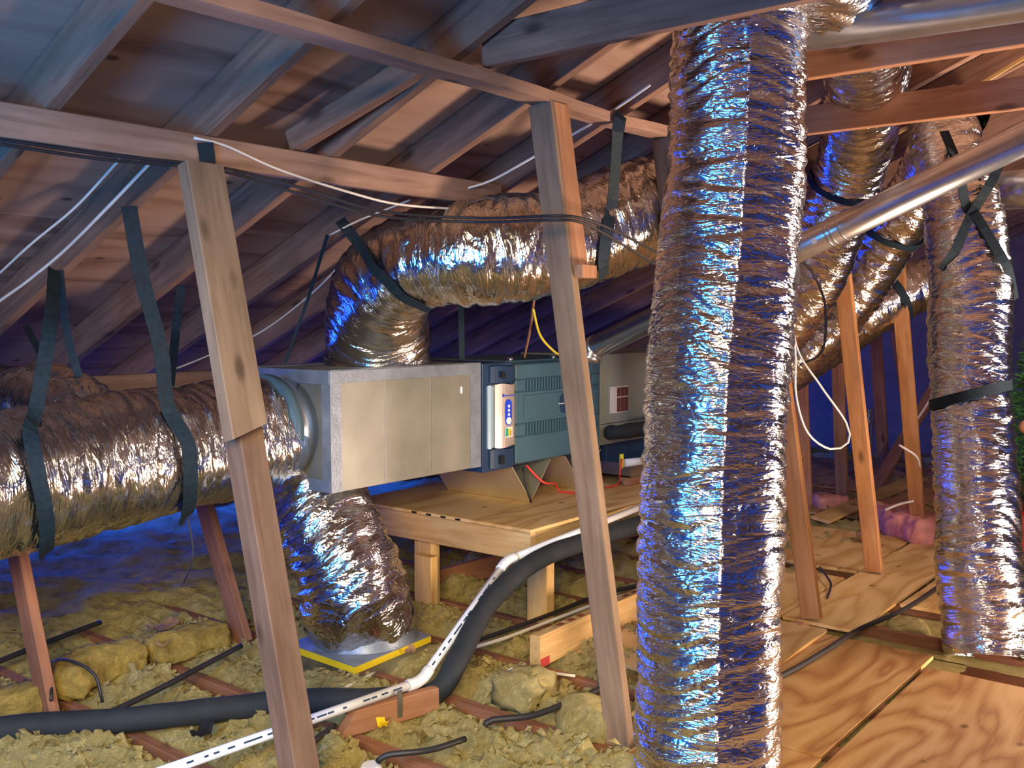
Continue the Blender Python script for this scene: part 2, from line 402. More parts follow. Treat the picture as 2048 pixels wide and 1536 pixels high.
floor = root('floor', (0, 0, -.14), None, None); tag(floor, kind='structure')
box('drywall_panel', XA, XB, -6, 7.6, -.165, -.145, 'drywall', floor)
JX = [1.745 + .455 * i for i in range(-5, 19)]
for jx in JX:
    board('joist', (jx, -5.5, -.07), (jx, 7.3, -.07), .14, .038, Z_AX, 'joist', floor, .002)
def gable(name, x, thick):
    vs = [(x, -6, -.16), (x, EAVE + .5, -.16), (x, EAVE + .5, roofz(EAVE) + .1), (x, RIDGE, roofz(RIDGE) + .2), (x, -6, 1.4)]
    n = len(vs); vs2 = [(v[0] + thick, v[1], v[2]) for v in vs]
    fs = [tuple(range(n)), tuple(range(2 * n - 1, n - 1, -1))] + [(i, n + i, n + (i + 1) % n, (i + 1) % n) for i in range(n)]
    o = meshobj(name, vs + vs2, fs, 'wallblock'); return tag(o, kind='structure')
gable('wall_back', XB, .1)
w = box('wall_left', XA, XB, EAVE + .05, EAVE + .12, -.16, roofz(EAVE) + .3, 'wallblock'); tag(w, kind='structure')

# ------------------------------------------------------------------ insulation
def ins_h(x, y):
    d = min(abs(x - j) for j in JX) / .2275                       # 0 at a joist, 1 mid-bay
    big = noise.fractal(Vector((x * 2.1, y * 2.1, 3.1)), .8, 2.1, 4)
    lum = abs(noise.noise(Vector((x * 7, y * 7, 9)))) + .5 * abs(noise.noise(Vector((x * 15, y * 15, 2)))) + .45 * abs(noise.noise(Vector((x * 34, y * 34, 5)))) + .25 * abs(noise.noise(Vector((x * 61, y * 61, 8))))
    prof = min(1, max(0, (d - .12) / .45)) ** .7
    h = -.065 + prof * (.105 + .055 * big) - .075 * lum * prof + .02 * prof
    far = min(1, max(0, (y - 2.9) / .8))                         # bays further back are filled over the joists
    h = h * (1 - far * .5) + far * .5 * (.02 + .05 * big - .05 * lum)
    ff = min(1, max(0, (y - 4.0) / .5)); h = h * (1 - ff) + ff * (.05 + .05 * big - .03 * lum)
    if y < 2.45 and x > 3.0: h = min(h, -.03 + .25 * (y - 1.9 if y > 1.9 else 0))
    if y < 1.5: h = min(h, -.03)
    bx, by = max(0, abs(x - 2.77) - .24), max(0, abs(y - 3.0) - .23); bd = math.hypot(bx, by)
    if bd < .12: h = min(h, .015 + .5 * bd)
    return h
def ins_patch(name, x0, x1, y0, y1, step, label):
    nx_, ny_ = int((x1 - x0) / step) + 1, int((y1 - y0) / step) + 1; vs, fs = [], []
    for j in range(ny_):
        for i in range(nx_):
            x, y = x0 + i * step, y0 + j * step
            vs.append((x + .012 * noise.noise(Vector((x * 20, y * 20, 1))), y + .012 * noise.noise(Vector((x * 20, y * 20, 7))), ins_h(x, y)))
    for j in range(ny_ - 1):
        for i in range(nx_ - 1):
            a = j * nx_ + i; fs.append((a, a + 1, a + 1 + nx_, a + nx_))
    o = meshobj(name, vs, fs, 'insul', None, None, True); return tag(o, label, 'insulation', kind='stuff')
ins_patch('loose_insulation', .5, 4.3, 1.0, 4.4, .012, 'yellow fluffy fibreglass insulation between the front ceiling joists')
ins_patch('far_insulation', .5, 10.3, 4.38, 7.0, .05, 'dim fibreglass insulation along the low eave behind the ducts')
ins_patch('side_insulation', 4.28, 10.3, -.5, 4.4, .04, 'fibreglass insulation under and beyond the plywood walkway')

bm = bmesh.new(); rr = random.Random(21)
for i in range(5200):
    x, y = rr.uniform(.9, 3.7), rr.uniform(1.5, 3.9)
    h = ins_h(x, y)
    if h < -.035 or (abs(x - 2.77) < .26 and abs(y - 3.0) < .25): continue
    s_ = rr.uniform(.008, .026); c = Vector((x, y, h + s_ * .15)); vs = []
    for k in range(5):
        a = 2 * math.pi * k / 5 + rr.uniform(-.4, .4); q = s_ * rr.uniform(.45, 1.1)
        vs.append(bm.verts.new(c + Vector((q * math.cos(a), q * math.sin(a), rr.uniform(-.6, .9) * s_))))
    t_ = bm.verts.new(c + Vector((rr.uniform(-.3, .3) * s_, rr.uniform(-.3, .3) * s_, s_ * rr.uniform(.4, .9))))
    for k in range(5): bm.faces.new((vs[k], vs[(k + 1) % 5], t_))
tag(bmobj('insulation_tufts', bm, 'insul'), 'loose yellow tufts scattered over the front insulation', 'insulation', kind='stuff')

# ------------------------------------------------------------------ purlins, struts, collar ties
YL, ZL = 2.62, 1.864
YU, ZU = 2.01, 2.12
e = onY(995, 405, YL)
tag(board('purlin', (.2, YL, ZL + .0445), (e.x, YL, ZL + .0445), .089, .04, Z_AX, 'purlin', None, .003), 'long brown purlin on edge under the rafters, held by the spliced strut', 'beam')
tag(board('purlin', (.3, YU, ZU + .019), (6.7, YU, ZU + .019), .085, .038, Y_AX, 'purlin', None, .004, wob=.02), 'upper flat purlin crossing the rafters above the knotted strut', 'beam')
tag(board('purlin', (.2, 4.5, 1.07), (3.1, 4.5, 1.07), .115, .04, Z_AX, 'purlin', None, .003), 'pinkish low purlin behind the left foil duct', 'beam')

# spliced strut at the left
r_ = root('strut', (1.76, 2.1, 0), 'spliced wooden strut with a wider board nailed on its upper half', 'strut')
pb, pt = Vector((1.735, 2.10, -.05)), Vector((1.735, 2.57, 1.86))
sp_ = pb.lerp(pt, .55)
board('lower_board', pb, pb.lerp(pt, .72), .085, .078, X_AX, 'postdark', r_, .003)
off = Vector((-.035, -.066, -.017))
board('upper_board', pb.lerp(pt, .60) + off, pt + off * .8, .125, .05, X_AX, 'post', r_, .003, cut0=.3)
# knotted strut
r_ = root('strut', (2.694, 1.69, 0), 'tan knotted wooden strut left of the big foil duct', 'strut')
pb, pt = Vector((2.69, 1.675, -.05)), Vector((2.69, 2.01, 2.12))
board('main_board', pb, pt, .092, .038, Y_AX, 'post', r_, .003)
q = pb.lerp(pt, .745)
board('upper_board', q + Vector((.042, -.03, 0)), pt + Vector((.042, -.03, 0)), .038, .088, Vector((0, 1, -.16)), 'orange', r_, .003)
board('block', q + Vector((.045, -.055, -.03)), q + Vector((.045, -.055, .012)), .05, .09, Y_AX, 'orange', r_, .004)
def strut(p0, p1, label, mat='strutorange', w=.089, t=.038, group=None, wref=Y_AX):
    return tag(board('strut', p0, p1, w, t, wref, mat, None, .003), label, 'strut', group)
strut((3.5, 1.70, 0), (3.5, 2.01, 2.12), 'pale strut mostly hidden behind the big foil duct', 'post')
strut((4.33, 1.685, 0.03), (4.33, 2.01, 2.12), 'orange leaning strut nearest the right side of the big duct')
strut((5.35, 1.738, .03), (5.35, 2.01, 2.12), 'middle orange strut of three standing on the plywood walkway')
strut((6.36, 1.79, .0), (6.36, 2.01, 2.12), 'orange strut beside the strapped vertical duct at the right')
strut(onz(1685, 1006, 0), onz(1685, 1006, 0) + Vector((0, .1, 1.75)), 'orange back strut between the two front orange struts')
strut(onz(1770, 985, 0), onz(1770, 985, 0) + Vector((0, .14, 1.7)), 'dim reddish strut in the far bay', 'joist')
strut(onz(1838, 965, 0), onz(1838, 965, 0) + Vector((0, .3, 1.7)), 'farthest dim strut behind the right orange strut', 'joist')
strut(onz(1612, 1030, 0), onz(1612, 1030, 0) + Vector((0, .1, 1.75)), 'thin back strut at the edge of the big duct', 'orange')
a = onz(1745, 985, .05); b_ = onX(1878, 762, a.x + .35)
strut(a, b_, 'red-brown diagonal brace leaning in the far bay', 'joist')
a = onz(100, 1432, 0); b_ = onX(30, 1080, a.x)
strut(a, a + (b_ - a) * 1.5, 'dim strut below the left duct at the frame edge', 'joist')
a = onz(488, 1285, 0); b_ = onX(415, 1030, a.x)
strut(a, a + (b_ - a) * 1.5, 'dim purple strut behind the spliced strut', 'joist')
# collar ties
def tie(x, z, y0, label):
    return tag(board('collar_tie', (x, y0, z + .06), (x, RIDGE, z + .06), .12, .038, Z_AX, 'rafter' if x < 3 else 'orange', None, .003), label, 'beam')
tie(2.36, 2.17, 1.98, 'dark collar tie above the upper purlin')
tie(3.20, 2.19, 1.75, 'upper brown collar tie at the right carrying the sagging duct')
tie(4.15, 2.19, 1.75, 'lower brown collar tie at the right under the sagging duct')
# scab board beside a rafter, and lath sticks under the deck at the right
a, b_ = onroof(585, 285, .05), onroof(850, 122, .05)
tag(board('scab_board', a, b_, .075, .05, nx, 'rafter', None, .004), 'short bluish board fixed to the roof deck between two rafters', 'board')
for p0, p1, lab in (((1965, 166), (2060, 108), 'pale lath stick high under the roof at the right edge'), ((1890, 185), (1930, 180), 'short pale lath stick behind the lower collar tie'),
                    ((1785, 272), (1830, 246), 'thin pale lath stick beside the sagging duct')):
    tag(board('lath_stick', onroof(*p0, -.02), onroof(*p1, -.02), .018, .01, nx, 'newwood', None, .001), lab, 'stick')

# ------------------------------------------------------------------ plywood walkway
def sheet(x0, x1, y0, y1, z, mat, label, rot=0, tilt=0):
    c = Vector(((x0 + x1) / 2, (y0 + y1) / 2, z)); bm = bmesh.new()
    addbox(bm, -(x1 - x0) / 2, (x1 - x0) / 2, -(y1 - y0) / 2, (y1 - y0) / 2, -.008, .008, .002)
    return tag(bmobj('plywood_sheet', bm, mat, None, Matrix.Translation(c) @ Matrix.Rotation(math.radians(rot), 4, 'Z') @ Matrix.Rotation(math.radians(tilt), 4, 'Y')),
               label, 'plywood')
sheet(2.985, 4.18, 1.115, 1.62, .010, 'ply', 'swirly grained plywood sheet right of the big duct base', -.5)
sheet(2.2, 4.02, .25, 1.09, .012, 'ply', 'large swirly plywood sheet in the bottom right corner')
sheet(2.3, 2.965, 1.11, 1.62, .010, 'ply', 'plywood offcut at the bottom edge beside the big duct', .5)
sheet(3.66, 4.20, 1.56, 1.95, .026, 'plypale', 'small pale plywood piece lying at the big duct', 1)
sheet(4.30, 5.95, 1.47, 1.815, .012, 'plypale', 'pale plywood strip on which the orange struts stand')
sheet(4.20, 5.17, 1.835, 2.55, .010, 'plypale', 'pale plywood sheet left of the strut strip')
sheet(5.33, 6.35, 1.83, 2.9, .012, 'plypale', 'plywood sheet beyond the dark floor gap')
sheet(4.84, 5.9, .75, 1.44, .012, 'plypale', 'plywood sheet by the foot of the strapped duct', -1)
sheet(5.97, 6.3, 1.45, 1.81, .010, 'plypale', 'short plywood piece at the far end of the strut strip')
sheet(6.7, 7.9, 2.35, 3.1, .03, 'ply', 'dim plywood sheet lying by the back strut', 4)
sheet(7.7, 9.3, 2.2, 4.0, .05, 'ply', 'far plywood boards at the dark end of the attic', 2)
sheet(3.3, 3.95, 1.70, 2.42, .010, 'plypale', 'plywood piece under the stamped timber offcut', 0)
# narrow board propped across the joists in the far bay
tag(board('propped_board', onz(1640, 1040, .06), onz(1840, 955, .10), .13, .02, Vector((-.3, 1, .15)), 'newwood', None, .002), 'long pale board propped across joists beyond the orange struts', 'board')
tag(board('propped_board', onz(1700, 1035, .0), onz(1880, 985, .07), .12, .038, Z_AX, 'orange', None, .002), 'reddish timber under the long propped board', 'board')

# ------------------------------------------------------------------ equipment platform
PX, PY, PZ = 3.385, 2.59, .48
plat = root('platform', (PX + 1, PY + .5, 0), 'low pine platform with plywood top carrying the furnace', 'platform')
box('top_sheet', PX - .012, 6.4, PY - .012, 3.75, PZ - .016, PZ, 'plypale', plat)
board('rim_board', (PX + .019, PY, PZ - .083), (PX + .019, 3.72, PZ - .083), .13, .038, Z_AX, 'newwood', plat)
board('rim_board', (PX + .04, PY + .019, PZ - .083), (6.38, PY + .019, PZ - .083), .13, .038, Z_AX, 'newwood', plat)
board('rim_board', (PX + .04, 3.70, PZ - .083), (6.38, 3.70, PZ - .083), .13, .038, Z_AX, 'newwood', plat)
for lx, ly in ((PX + .21, PY + .10), (PX + .06, 3.27), (5.6, PY + .10), (5.6, 3.6)):
    board('leg', (lx, ly, -.12), (lx, ly, PZ - .02), .115, .06, Y_AX, 'newwood', plat)
for i in range(4):
    q = onX(828 + i * 29, 1022.5 + i * 5.2, PX - .013)
    box('stamp', q.x - .001, q.x + .001, q.y - .016, q.y + .016, PZ - .012, PZ - .003, 'dark', plat, 0)
tag(board('brace_board', (3.75, 3.5, .02), (4.9, 2.9, .22), .11, .038, Z_AX, 'joist', None), 'reddish brace board in the shade under the platform', 'board')
tag(board('short_post', (PX + .0, 3.22, -.12), (PX + .0, 3.22, .27), .11, .05, Y_AX, 'newwood', None), 'short rounded-top post block beside the back platform leg', 'post')

# ------------------------------------------------------------------ furnace line
YF, YB = 2.97, 3.55
def fx(px): return onY(px, 800, YF).x
XP0, XP1, XC, XG, XE = fx(661), fx(960), fx(1023), fx(1205), 6.0
ZT, ZB = 1.195, .708
plen = root('plenum', ((XP0 + XP1) / 2, 3.26, ZB), 'sheet metal supply plenum with grey taped edges', 'plenum')
box('body', XP0, XP1, YF, YB, ZB, ZT, 'plenum', plen, .002)
def tapestrip(*a): box('tape', *a, 'tape', plen, .001)
tw = .055
tapestrip(XP0 - .003, XP0 + tw, YF - .003, YF, ZB, ZT); tapestrip(XP1 - .07, XP1 + .003, YF - .003, YF, ZB, ZT)
tapestrip(XP0 + .001, XP1, YF - .0038, YF, ZT - .05, ZT - .001); tapestrip(XP0 - .003, XP1 - .001, YF - .005, YF + .06, ZT, ZT + .003)
tapestrip(XP0 - .004, XP0, YF - .0045, YF + .05, ZB + .001, ZT - .001); tapestrip(XP0 - .0055, XP0, YF + .001, YB, ZT - .055, ZT + .0015)
tapestrip(XP0 - .0062, XP0, YF + .002, YB, ZB + .001, ZB + .05); tapestrip(XP0 - .007, XP0, YB - .07, YB - .001, ZB + .002, ZT - .002)
tapestrip(XP0, XP1, YB - .1, YB, ZT, ZT + .003)
for px in (770, 862):                                             # faint cross-breaks in the sheet
    x = fx(px); box('seam', x - .002, x + .002, YF - .002, YF, ZB + .01, ZT - .05, 'galv', plen, 0)
q = onY(921, 780, YF); box('screw_tab', q.x - .006, q.x + .006, YF - .008, YF, q.z - .016, q.z + .016, 'white', plen)
tube('collar', [(XP0 + .01, 3.25, .955), (XP0 - .12, 3.25, .955)], .205, 'galv', plen, 48)
tube('collar_tape', [(XP0 - .085, 3.25, .955), (XP0 - .13, 3.25, .955)], .222, 'collartape', plen, 48)

ac = root('air_cleaner', ((XP1 + XC) / 2, 3.26, .68), 'dark air cleaner cabinet with champagne cover and blue control strip', 'air cleaner')
box('body', XP1 + .006, XC - .004, YF - .01, YB, .678, 1.192, 'slatedark', ac)
wq = XC - XP1
bm = bmesh.new(); n = 8; y0 = YF - .012
x0, x1 = XP1 + .02, XC - .008
def cover(name, xa, xb, z0, z1, bulge, mat):
    vs, fs = [], []
    for i in range(n + 1):
        t = i / n; x = xa + (xb - xa) * t; y = y0 - bulge * math.sin(math.pi * (.15 + .7 * t))
        wav = .004 * math.sin(t * 6)
        for z in (z0 - wav, z1 + wav): vs += [(x, y, z), (x, y0 + .01, z)]
    for i in range(n):
        a = i * 4
        fs += [(a, a + 4, a + 6, a + 2), (a, a + 1, a + 5, a + 4), (a + 2, a + 6, a + 7, a + 3)]
    fs += [(0, 2, 3, 1), (n * 4, n * 4 + 1, n * 4 + 3, n * 4 + 2)]
    return meshobj(name, vs, fs, mat, ac)
cover('side_cover', x0 + .015, x0 + .06, .79, 1.085, .012, 'cover')
cover('front_cover', x0 + .06, x1, .79, 1.09, .03, 'silver')
cover('upper_grip', x0 + .03, x1, 1.10, 1.175, .022, 'slatedark'); cover('lower_grip', x0 + .03, x1, .695, .78, .018, 'slatedark')
xm = (x0 + .06 + x1) / 2
box('grip_shade_block', xm - .05, xm - .02, y0 - .034, y0 - .03, 1.12, 1.15, 'dark', ac); box('grip_shade_block', xm - .05, xm - .02, y0 - .03, y0 - .02, .71, .75, 'dark', ac)  # raised black blocks paint the shade of the grip hollows
def pill(name, cx, cz, w, h, y, mat, parent, th=.003):
    bm = bmesh.new(); r = w / 2; vs = []
    for k in range(24):
        a = 2 * math.pi * k / 24
        vs.append((r * math.cos(a), 0, (h / 2 - r) * (1 if math.sin(a) >= 0 else -1) + r * math.sin(a)))
    f = [bm.verts.new(v) for v in vs]; g = [bm.verts.new((v[0], th, v[2])) for v in vs]
    bm.faces.new(f); bm.faces.new(g[::-1])
    for k in range(24): bm.faces.new((f[k], g[k], g[(k + 1) % 24], f[(k + 1) % 24]))
    return bmobj(name, bm, mat, parent, Matrix.Translation((cx, y, cz)))
yl = y0 - .033
cs_ = pill('control_strip', xm + .005, .955, .05, .125, yl, 'bluelabel', ac)
pill('control_lower', xm + .005, .915, .04, .035, yl - .001, 'white', cs_)
for zz in (.985, .965, .945): pill('control_button', xm + .005, zz, .014, .014, yl - .002, 'white', cs_, .002)
st_ = box('sticker', xm - .024, xm + .034, yl, yl + .003, .835, .885, 'paper', ac, 0)
box('sticker_print', xm - .02, xm + .001, yl - .001, yl, .84, .88, 'green', st_, 0)
pill('sticker_print', xm + .013, .86, .022, .036, yl - .001, 'yellow', st_, .002)
box('sticker_print', xm + .016, xm + .022, yl - .0015, yl, .84, .868, 'tagred', st_, 0)
def text(name, s, loc, size, mat, parent, rx=math.pi / 2, align='CENTER'):
    cu = bpy.data.curves.new(name, 'FONT'); cu.body = s; cu.size = size; cu.align_x = align; cu.extrude = .0005
    cu.materials.append(M[mat]); tmp = bpy.data.objects.new(name, cu); me = bpy.data.meshes.new_from_object(tmp); bpy.data.objects.remove(tmp); o = bpy.data.objects.new(name, me)
    return place(o, Matrix.Translation(loc) @ Matrix.Rotation(rx, 4, 'X'), parent)
bd_ = box('badge', xm - .035, xm - .026, yl + .002, yl + .004, 1.03, 1.045, 'bluelabel', ac, 0)
text('lettering', 'American Standard', (xm + .012, yl, 1.033), .0115, 'bluelabel', bd_)

fur = root('furnace', ((XC + XG) / 2, 3.26, .68), 'slate blue gas furnace laid on its side with two louvre rows', 'furnace')
box('cabinet', XC, XG, YF + .03, YB + .02, .680, 1.196, 'slate', fur)
dx0, dx1 = XC + .02, XG - .04
yd0, yd1 = YF - .012, YF + .028
def door_slab(z0, z1, xa=dx0, xb=dx1, nm='door_panel'): return box(nm, xa, xb, yd0, yd1, z0, z1, 'slate', fur, .006)
lx0, lx1 = fx(1046), fx(1180)
door_slab(1.105, 1.180); door_slab(.885, 1.045); door_slab(.690, .825)
for z0, z1 in ((1.045, 1.105), (.825, .885)):
    door_slab(z0, z1, dx0, lx0); door_slab(z0, z1, lx1, dx1)
    box('louvre_shade_sheet', lx0, lx1, yd0 + .018, yd0 + .022, z0, z1, 'dark', fur, 0)  # black sheet stands in for the shade behind the slats
    bm = bmesh.new(); nb = 25
    for i in range(nb + 1):
        x = lx0 + (lx1 - lx0) * i / nb; addbox(bm, x - .0065, x + .0065, yd0 + .001, yd0 + .016, z0, z1)
    bmobj('louvre', bm, 'slate', fur)
box('door_relief', fx(1043), fx(1190), yd0 - .005, yd0, .905, 1.025, 'slate', fur, .004)
q = fx(1121); bd_ = pill('badge', q, .965, .06, .10, yd0 - .009, 'slatedark', fur)
text('lettering', 'American Standard', (q, yd0 - .0105, .962), .0125, 'white', bd_)
q = fx(1148); box('sticker', q - .012, q + .09, yd0 - .008, yd0 - .004, .895, 1.02, 'paper', fur, 0)
for zz in (.70, 1.17):
    for xx in (dx0 + .012, dx1 - .012): pill('screw', xx, zz, .011, .011, yd0 - .004, 'galv', fur, .004)
for zx in (1040, 1125): q = fx(zx); tube('fitting', [(q, YF + .06, 1.19), (q, YF + .06, 1.21)], .015, 'galv', fur)

coil = root('coil_cabinet', ((XG + XE) / 2, 3.26, .69), 'grey green cooling coil cabinet with wiring sticker', 'cabinet')
box('body', XG + .006, XE, YF + .02, YB, .70, 1.205, 'coil', coil)
q0, q1 = fx(1226), fx(1261); zc = 1.4 - (805 - 638) / F_PX * 5.62
st_ = box('sticker', q0, q1, YF + .016, YF + .02, .87, 1.02, 'paper', coil, 0)
for i in range(3):
    a = q0 + (q1 - q0) * (.36 + .215 * i); w3 = (q1 - q0) * .19
    box('sticker_print', a, a + w3, YF + .014, YF + .016, .875, .955, 'tagred', st_, 0); box('sticker_print', a, a + w3, YF + .014, YF + .016, .962, 1.013, 'tagred', st_, 0)
pq = onY(1238, 864, YF); tube('line_sleeve', [onY(1225, 864, YF + .02), onY(1228, 864, YF - .05), onY(1290, 858, YF - .08), onY(1360, 850, YF - .1)], .042, 'foam', coil, 20, wob=.01)
box('lower_panel_seam', XG + .01, XE, YF + .016, YF + .02, .815, .819, 'galv', coil, 0)
pan = root('drain_pan', (5.3, 3.2, PZ), 'shallow grey drain pan under the coil cabinet', 'pan')
bm = bmesh.new(); a0, a1 = XG + .1, XE + .1
addbox(bm, a0, a1, YF - .12, YB, PZ + .045, PZ + .05); addbox(bm, a0, a1, YF - .125, YF - .12, PZ + .045, PZ + .12); addbox(bm, a0, a0 + .005, YF - .12, YB, PZ + .045, PZ + .12)
bmobj('tray', bm, 'galv', pan)
tag(board('support_block', (XG + .08, YF - .1, PZ + .022), (XE, YF - .1, PZ + .022), .04, .07, Z_AX, 'orange', None), 'orange wood strip under the drain pan on the platform', 'board')
tag(box('plinth', XG + .12, XE, YF + .05, YB, PZ + .06, .70, 'slatedark'), 'dark plinth between drain pan and coil cabinet', 'plinth')
q = onY(1268, 924, YF - .13); tube('drain_fitting', [onY(1250, 926, YF - .14), onY(1300, 920, YF - .14)], .022, 'white', None, 14, label='short white drain fitting at the pan by the big duct', cat='pipe')
tube('float_switch', [onY(1243, 936, YF - .14), onY(1243, 908, YF - .14)], .012, 'yellowcable', None, 10, label='small float switch clipped on the drain pan edge', cat='switch')
# V-shaped saddles under the furnace
def saddle(xa, xt, xb, label):
    vs, fs = [], []; t = .003
    prof = [(xa, .682), (xt, PZ + .002), (xb, .682)]; inner = [(xa + t * 2, .682), (xt, PZ + .002 + t * 3), (xb - t * 2, .682)]
    loop = prof + inner[::-1]
    for y in (YF + .0, YB - .02): vs += [(x, y, z) for x, z in loop]
    for i in range(6): fs.append((i, (i + 1) % 6, 6 + (i + 1) % 6, 6 + i))
    fs += [(5, 4, 1, 0), (4, 3, 2, 1), (6, 7, 10, 11), (7, 8, 9, 10)]
    return tag(meshobj('furnace_saddle', vs, fs, 'galvgold'), label, 'stand')
saddle(fx(1023), fx(1062), fx(1102), 'V-shaped metal saddle under the furnace, nearer the plenum')
saddle(fx(1130), fx(1166), fx(1203), 'V-shaped metal saddle under the furnace, behind the knotted strut')
# vent pipe from the furnace
A_, B_ = atd(1188, 696, 4.95), atd(2130, 238, 3.45)
vp = tube('vent_pipe', [A_, B_], .058, 'galv', None, 40, label='long galvanised vent pipe sloping up to the right', cat='pipe')
d_ = (B_ - A_).normalized()
tube('joint_ring', [A_ - d_ * .004, A_ + d_ * .018], .063, 'galv', vp, 40)
c_ = atd(1690, 452, 4.1); s_ = (c_ - A_).dot(d_)
for ds in (-.04, -.02, .02): tube('joint_ring', [A_ + d_ * (s_ + ds), A_ + d_ * (s_ + ds + .007)], .0605, 'galv', vp, 40)
tube('elbow', [A_ + Vector((-.03, .01, -.07)), A_ + Vector((-.02, .01, -.03)), A_ + d_ * .01], .05, 'galv', vp, 32)
q = A_ + d_ * (s_ - .1); n_ = (CAM - q).normalized(); n_ = (n_ - d_ * n_.dot(d_)).normalized()
ribbon('sticker', [q + n_ * .0595, q + n_ * .0595 + d_ * .02], .022, n_, 'paper', parent=vp, th=.001)
tube('vent_pipe', [atd(1540, 72, 3.2), atd(1775, 38, 2.85), atd(2120, -18, 2.45)], .062, 'galv', None, 40, label='pale metal pipe crossing the top right corner', cat='pipe')
tube('vent_pipe', [atd(2000, 382, 4.9), atd(2120, 372, 4.6)], .095, 'galv', None, 40, label='short metal pipe behind the strapped vertical duct', cat='pipe')

# ------------------------------------------------------------------ foil ducts
def dp(px, py, d, r): return (*atd(px, py, d), r)
duct('flexible_duct', [dp(1498, -72, 2.86, .203), dp(1480, 60, 2.92, .204), dp(1466, 400, 2.94, .203), dp(1434, 768, 2.9, .211), dp(1419, 1200, 2.86, .206), dp(1413, 1590, 2.83, .206), dp(1412, 1640, 2.82, .206)],
     'big vertical foil duct in the foreground, widest of all', None, 'foil', 180, .0075, .009, lump=.45, seed=1, key='big', seam=Matrix.Rotation(math.radians(7), 3, 'Z') @ Vector((-2.72, -1.4, 0)))
duct('flexible_duct', [(.4, 3.12, .86, .235), (1.0, 3.17, .87, .238), (1.45, 3.2, .885, .238), (2.0, 3.235, .915, .236), (2.35, 3.25, .935, .232), (2.47, 3.25, .945, .226), (XP0 - .095, 3.25, .955, .208)],
     'long horizontal foil duct entering the left side of the plenum', None, 'foil_soft', 120, .012, .012, lump=.8, seed=2, key='left')
duct('flexible_duct', [dp(-500, 905, 3.7, .17), dp(-250, 860, 3.9, .17), dp(-60, 830, 4.0, .17), dp(60, 815, 3.8, .165), dp(150, 830, 3.55, .15), dp(190, 885, 3.5, .10)],
     'small foil branch duct behind the left strap', None, 'foil_soft', 72, .012, .014, lump=1, seed=12, key='branch')
duct('flexible_duct', [dp(757, 737, 4.43, .236), dp(757, 690, 4.40, .232), dp(752, 630, 4.30, .222), dp(780, 560, 4.12, .208), dp(850, 517, 3.99, .206), dp(950, 505, 3.93, .212), dp(1080, 488, 3.97, .215), dp(1180, 460, 4.05, .213), dp(1275, 425, 4.15, .215), dp(1380, 400, 4.3, .21), dp(1480, 380, 4.5, .2)],
     'foil duct rising from the plenum top and bending right', None, 'foil_soft', 110, .011, .012, lump=.8, seed=3, key='upper')
duct('flexible_duct', [dp(585, 905, 4.3, .20), dp(625, 985, 4.2, .21), dp(665, 1070, 4.1, .215), dp(700, 1150, 4.05, .217), dp(712, 1210, 4.04, .21), (2.77, 3.0, .13, .207), (2.77, 3.0, .074, .207)],
     'short foil duct dropping from the plenum to the floor boot', None, 'foil', 110, .011, .016, lump=.8, seed=4, key='drop')
duct('flexible_duct', [dp(1620, -280, 2.35, .165), dp(1675, -70, 2.85, .165), dp(1700, 0, 3.2, .168), dp(1718, 28, 3.42, .168), dp(1727, 95, 3.75, .168), dp(1733, 155, 4.13, .168), dp(1722, 245, 4.55, .168), dp(1700, 335, 4.8, .17), dp(1665, 440, 4.95, .175), dp(1620, 545, 5.1, .185), dp(1550, 650, 5.3, .19), dp(1450, 740, 5.5, .19)],
     'foil duct draped over the collar ties and down behind the big duct', None, 'foil', 96, .012, .011, lump=.5, seed=5, key='r1')
duct('flexible_duct', [dp(1915, 225, 4.6, .14), dp(1870, 320, 5.2, .155), dp(1800, 440, 5.5, .16), dp(1745, 525, 5.7, .165), dp(1690, 610, 5.85, .165), dp(1620, 690, 6.0, .165), dp(1520, 770, 6.2, .165)],
     'foil duct sloping down below the galvanised vent pipe', None, 'foil', 80, .013, .011, lump=.5, seed=6, key='r2')
duct('flexible_duct', [dp(1990, 560, 6.3, .16), dp(1900, 563, 6.3, .162), dp(1830, 575, 6.3, .165), dp(1750, 615, 6.3, .17), dp(1660, 675, 6.4, .175), dp(1570, 735, 6.5, .175), dp(1470, 790, 6.6, .175)],
     'lowest foil duct passing behind the orange struts', None, 'foil_soft', 80, .013, .011, lump=.5, seed=7, key='r3')
duct('flexible_duct', [dp(1880, 230, 4.5, .135), dp(1900, 330, 4.4, .15), dp(1925, 430, 4.32, .158), dp(1940, 560, 4.28, .166), dp(1940, 690, 4.26, .172), dp(1940, 790, 4.24, .155), dp(1950, 900, 4.2, .165), dp(1957, 1100, 4.14, .172), dp(1970, 1230, 4.1, .176), dp(1975, 1315, 4.05, .17)],
     'strapped vertical foil duct near the right edge of the picture', None, 'foil_soft', 110, .011, .010, lump=.6, seed=8, key='right')
duct('flexible_duct', [dp(1738, 820, 8.2, .05), dp(1732, 960, 8.1, .05), dp(1730, 1020, 8.0, .05)], 'thin foil duct glinting in the far bay', None, 'foil', 30, .03, .006, seed=9, key='thin')

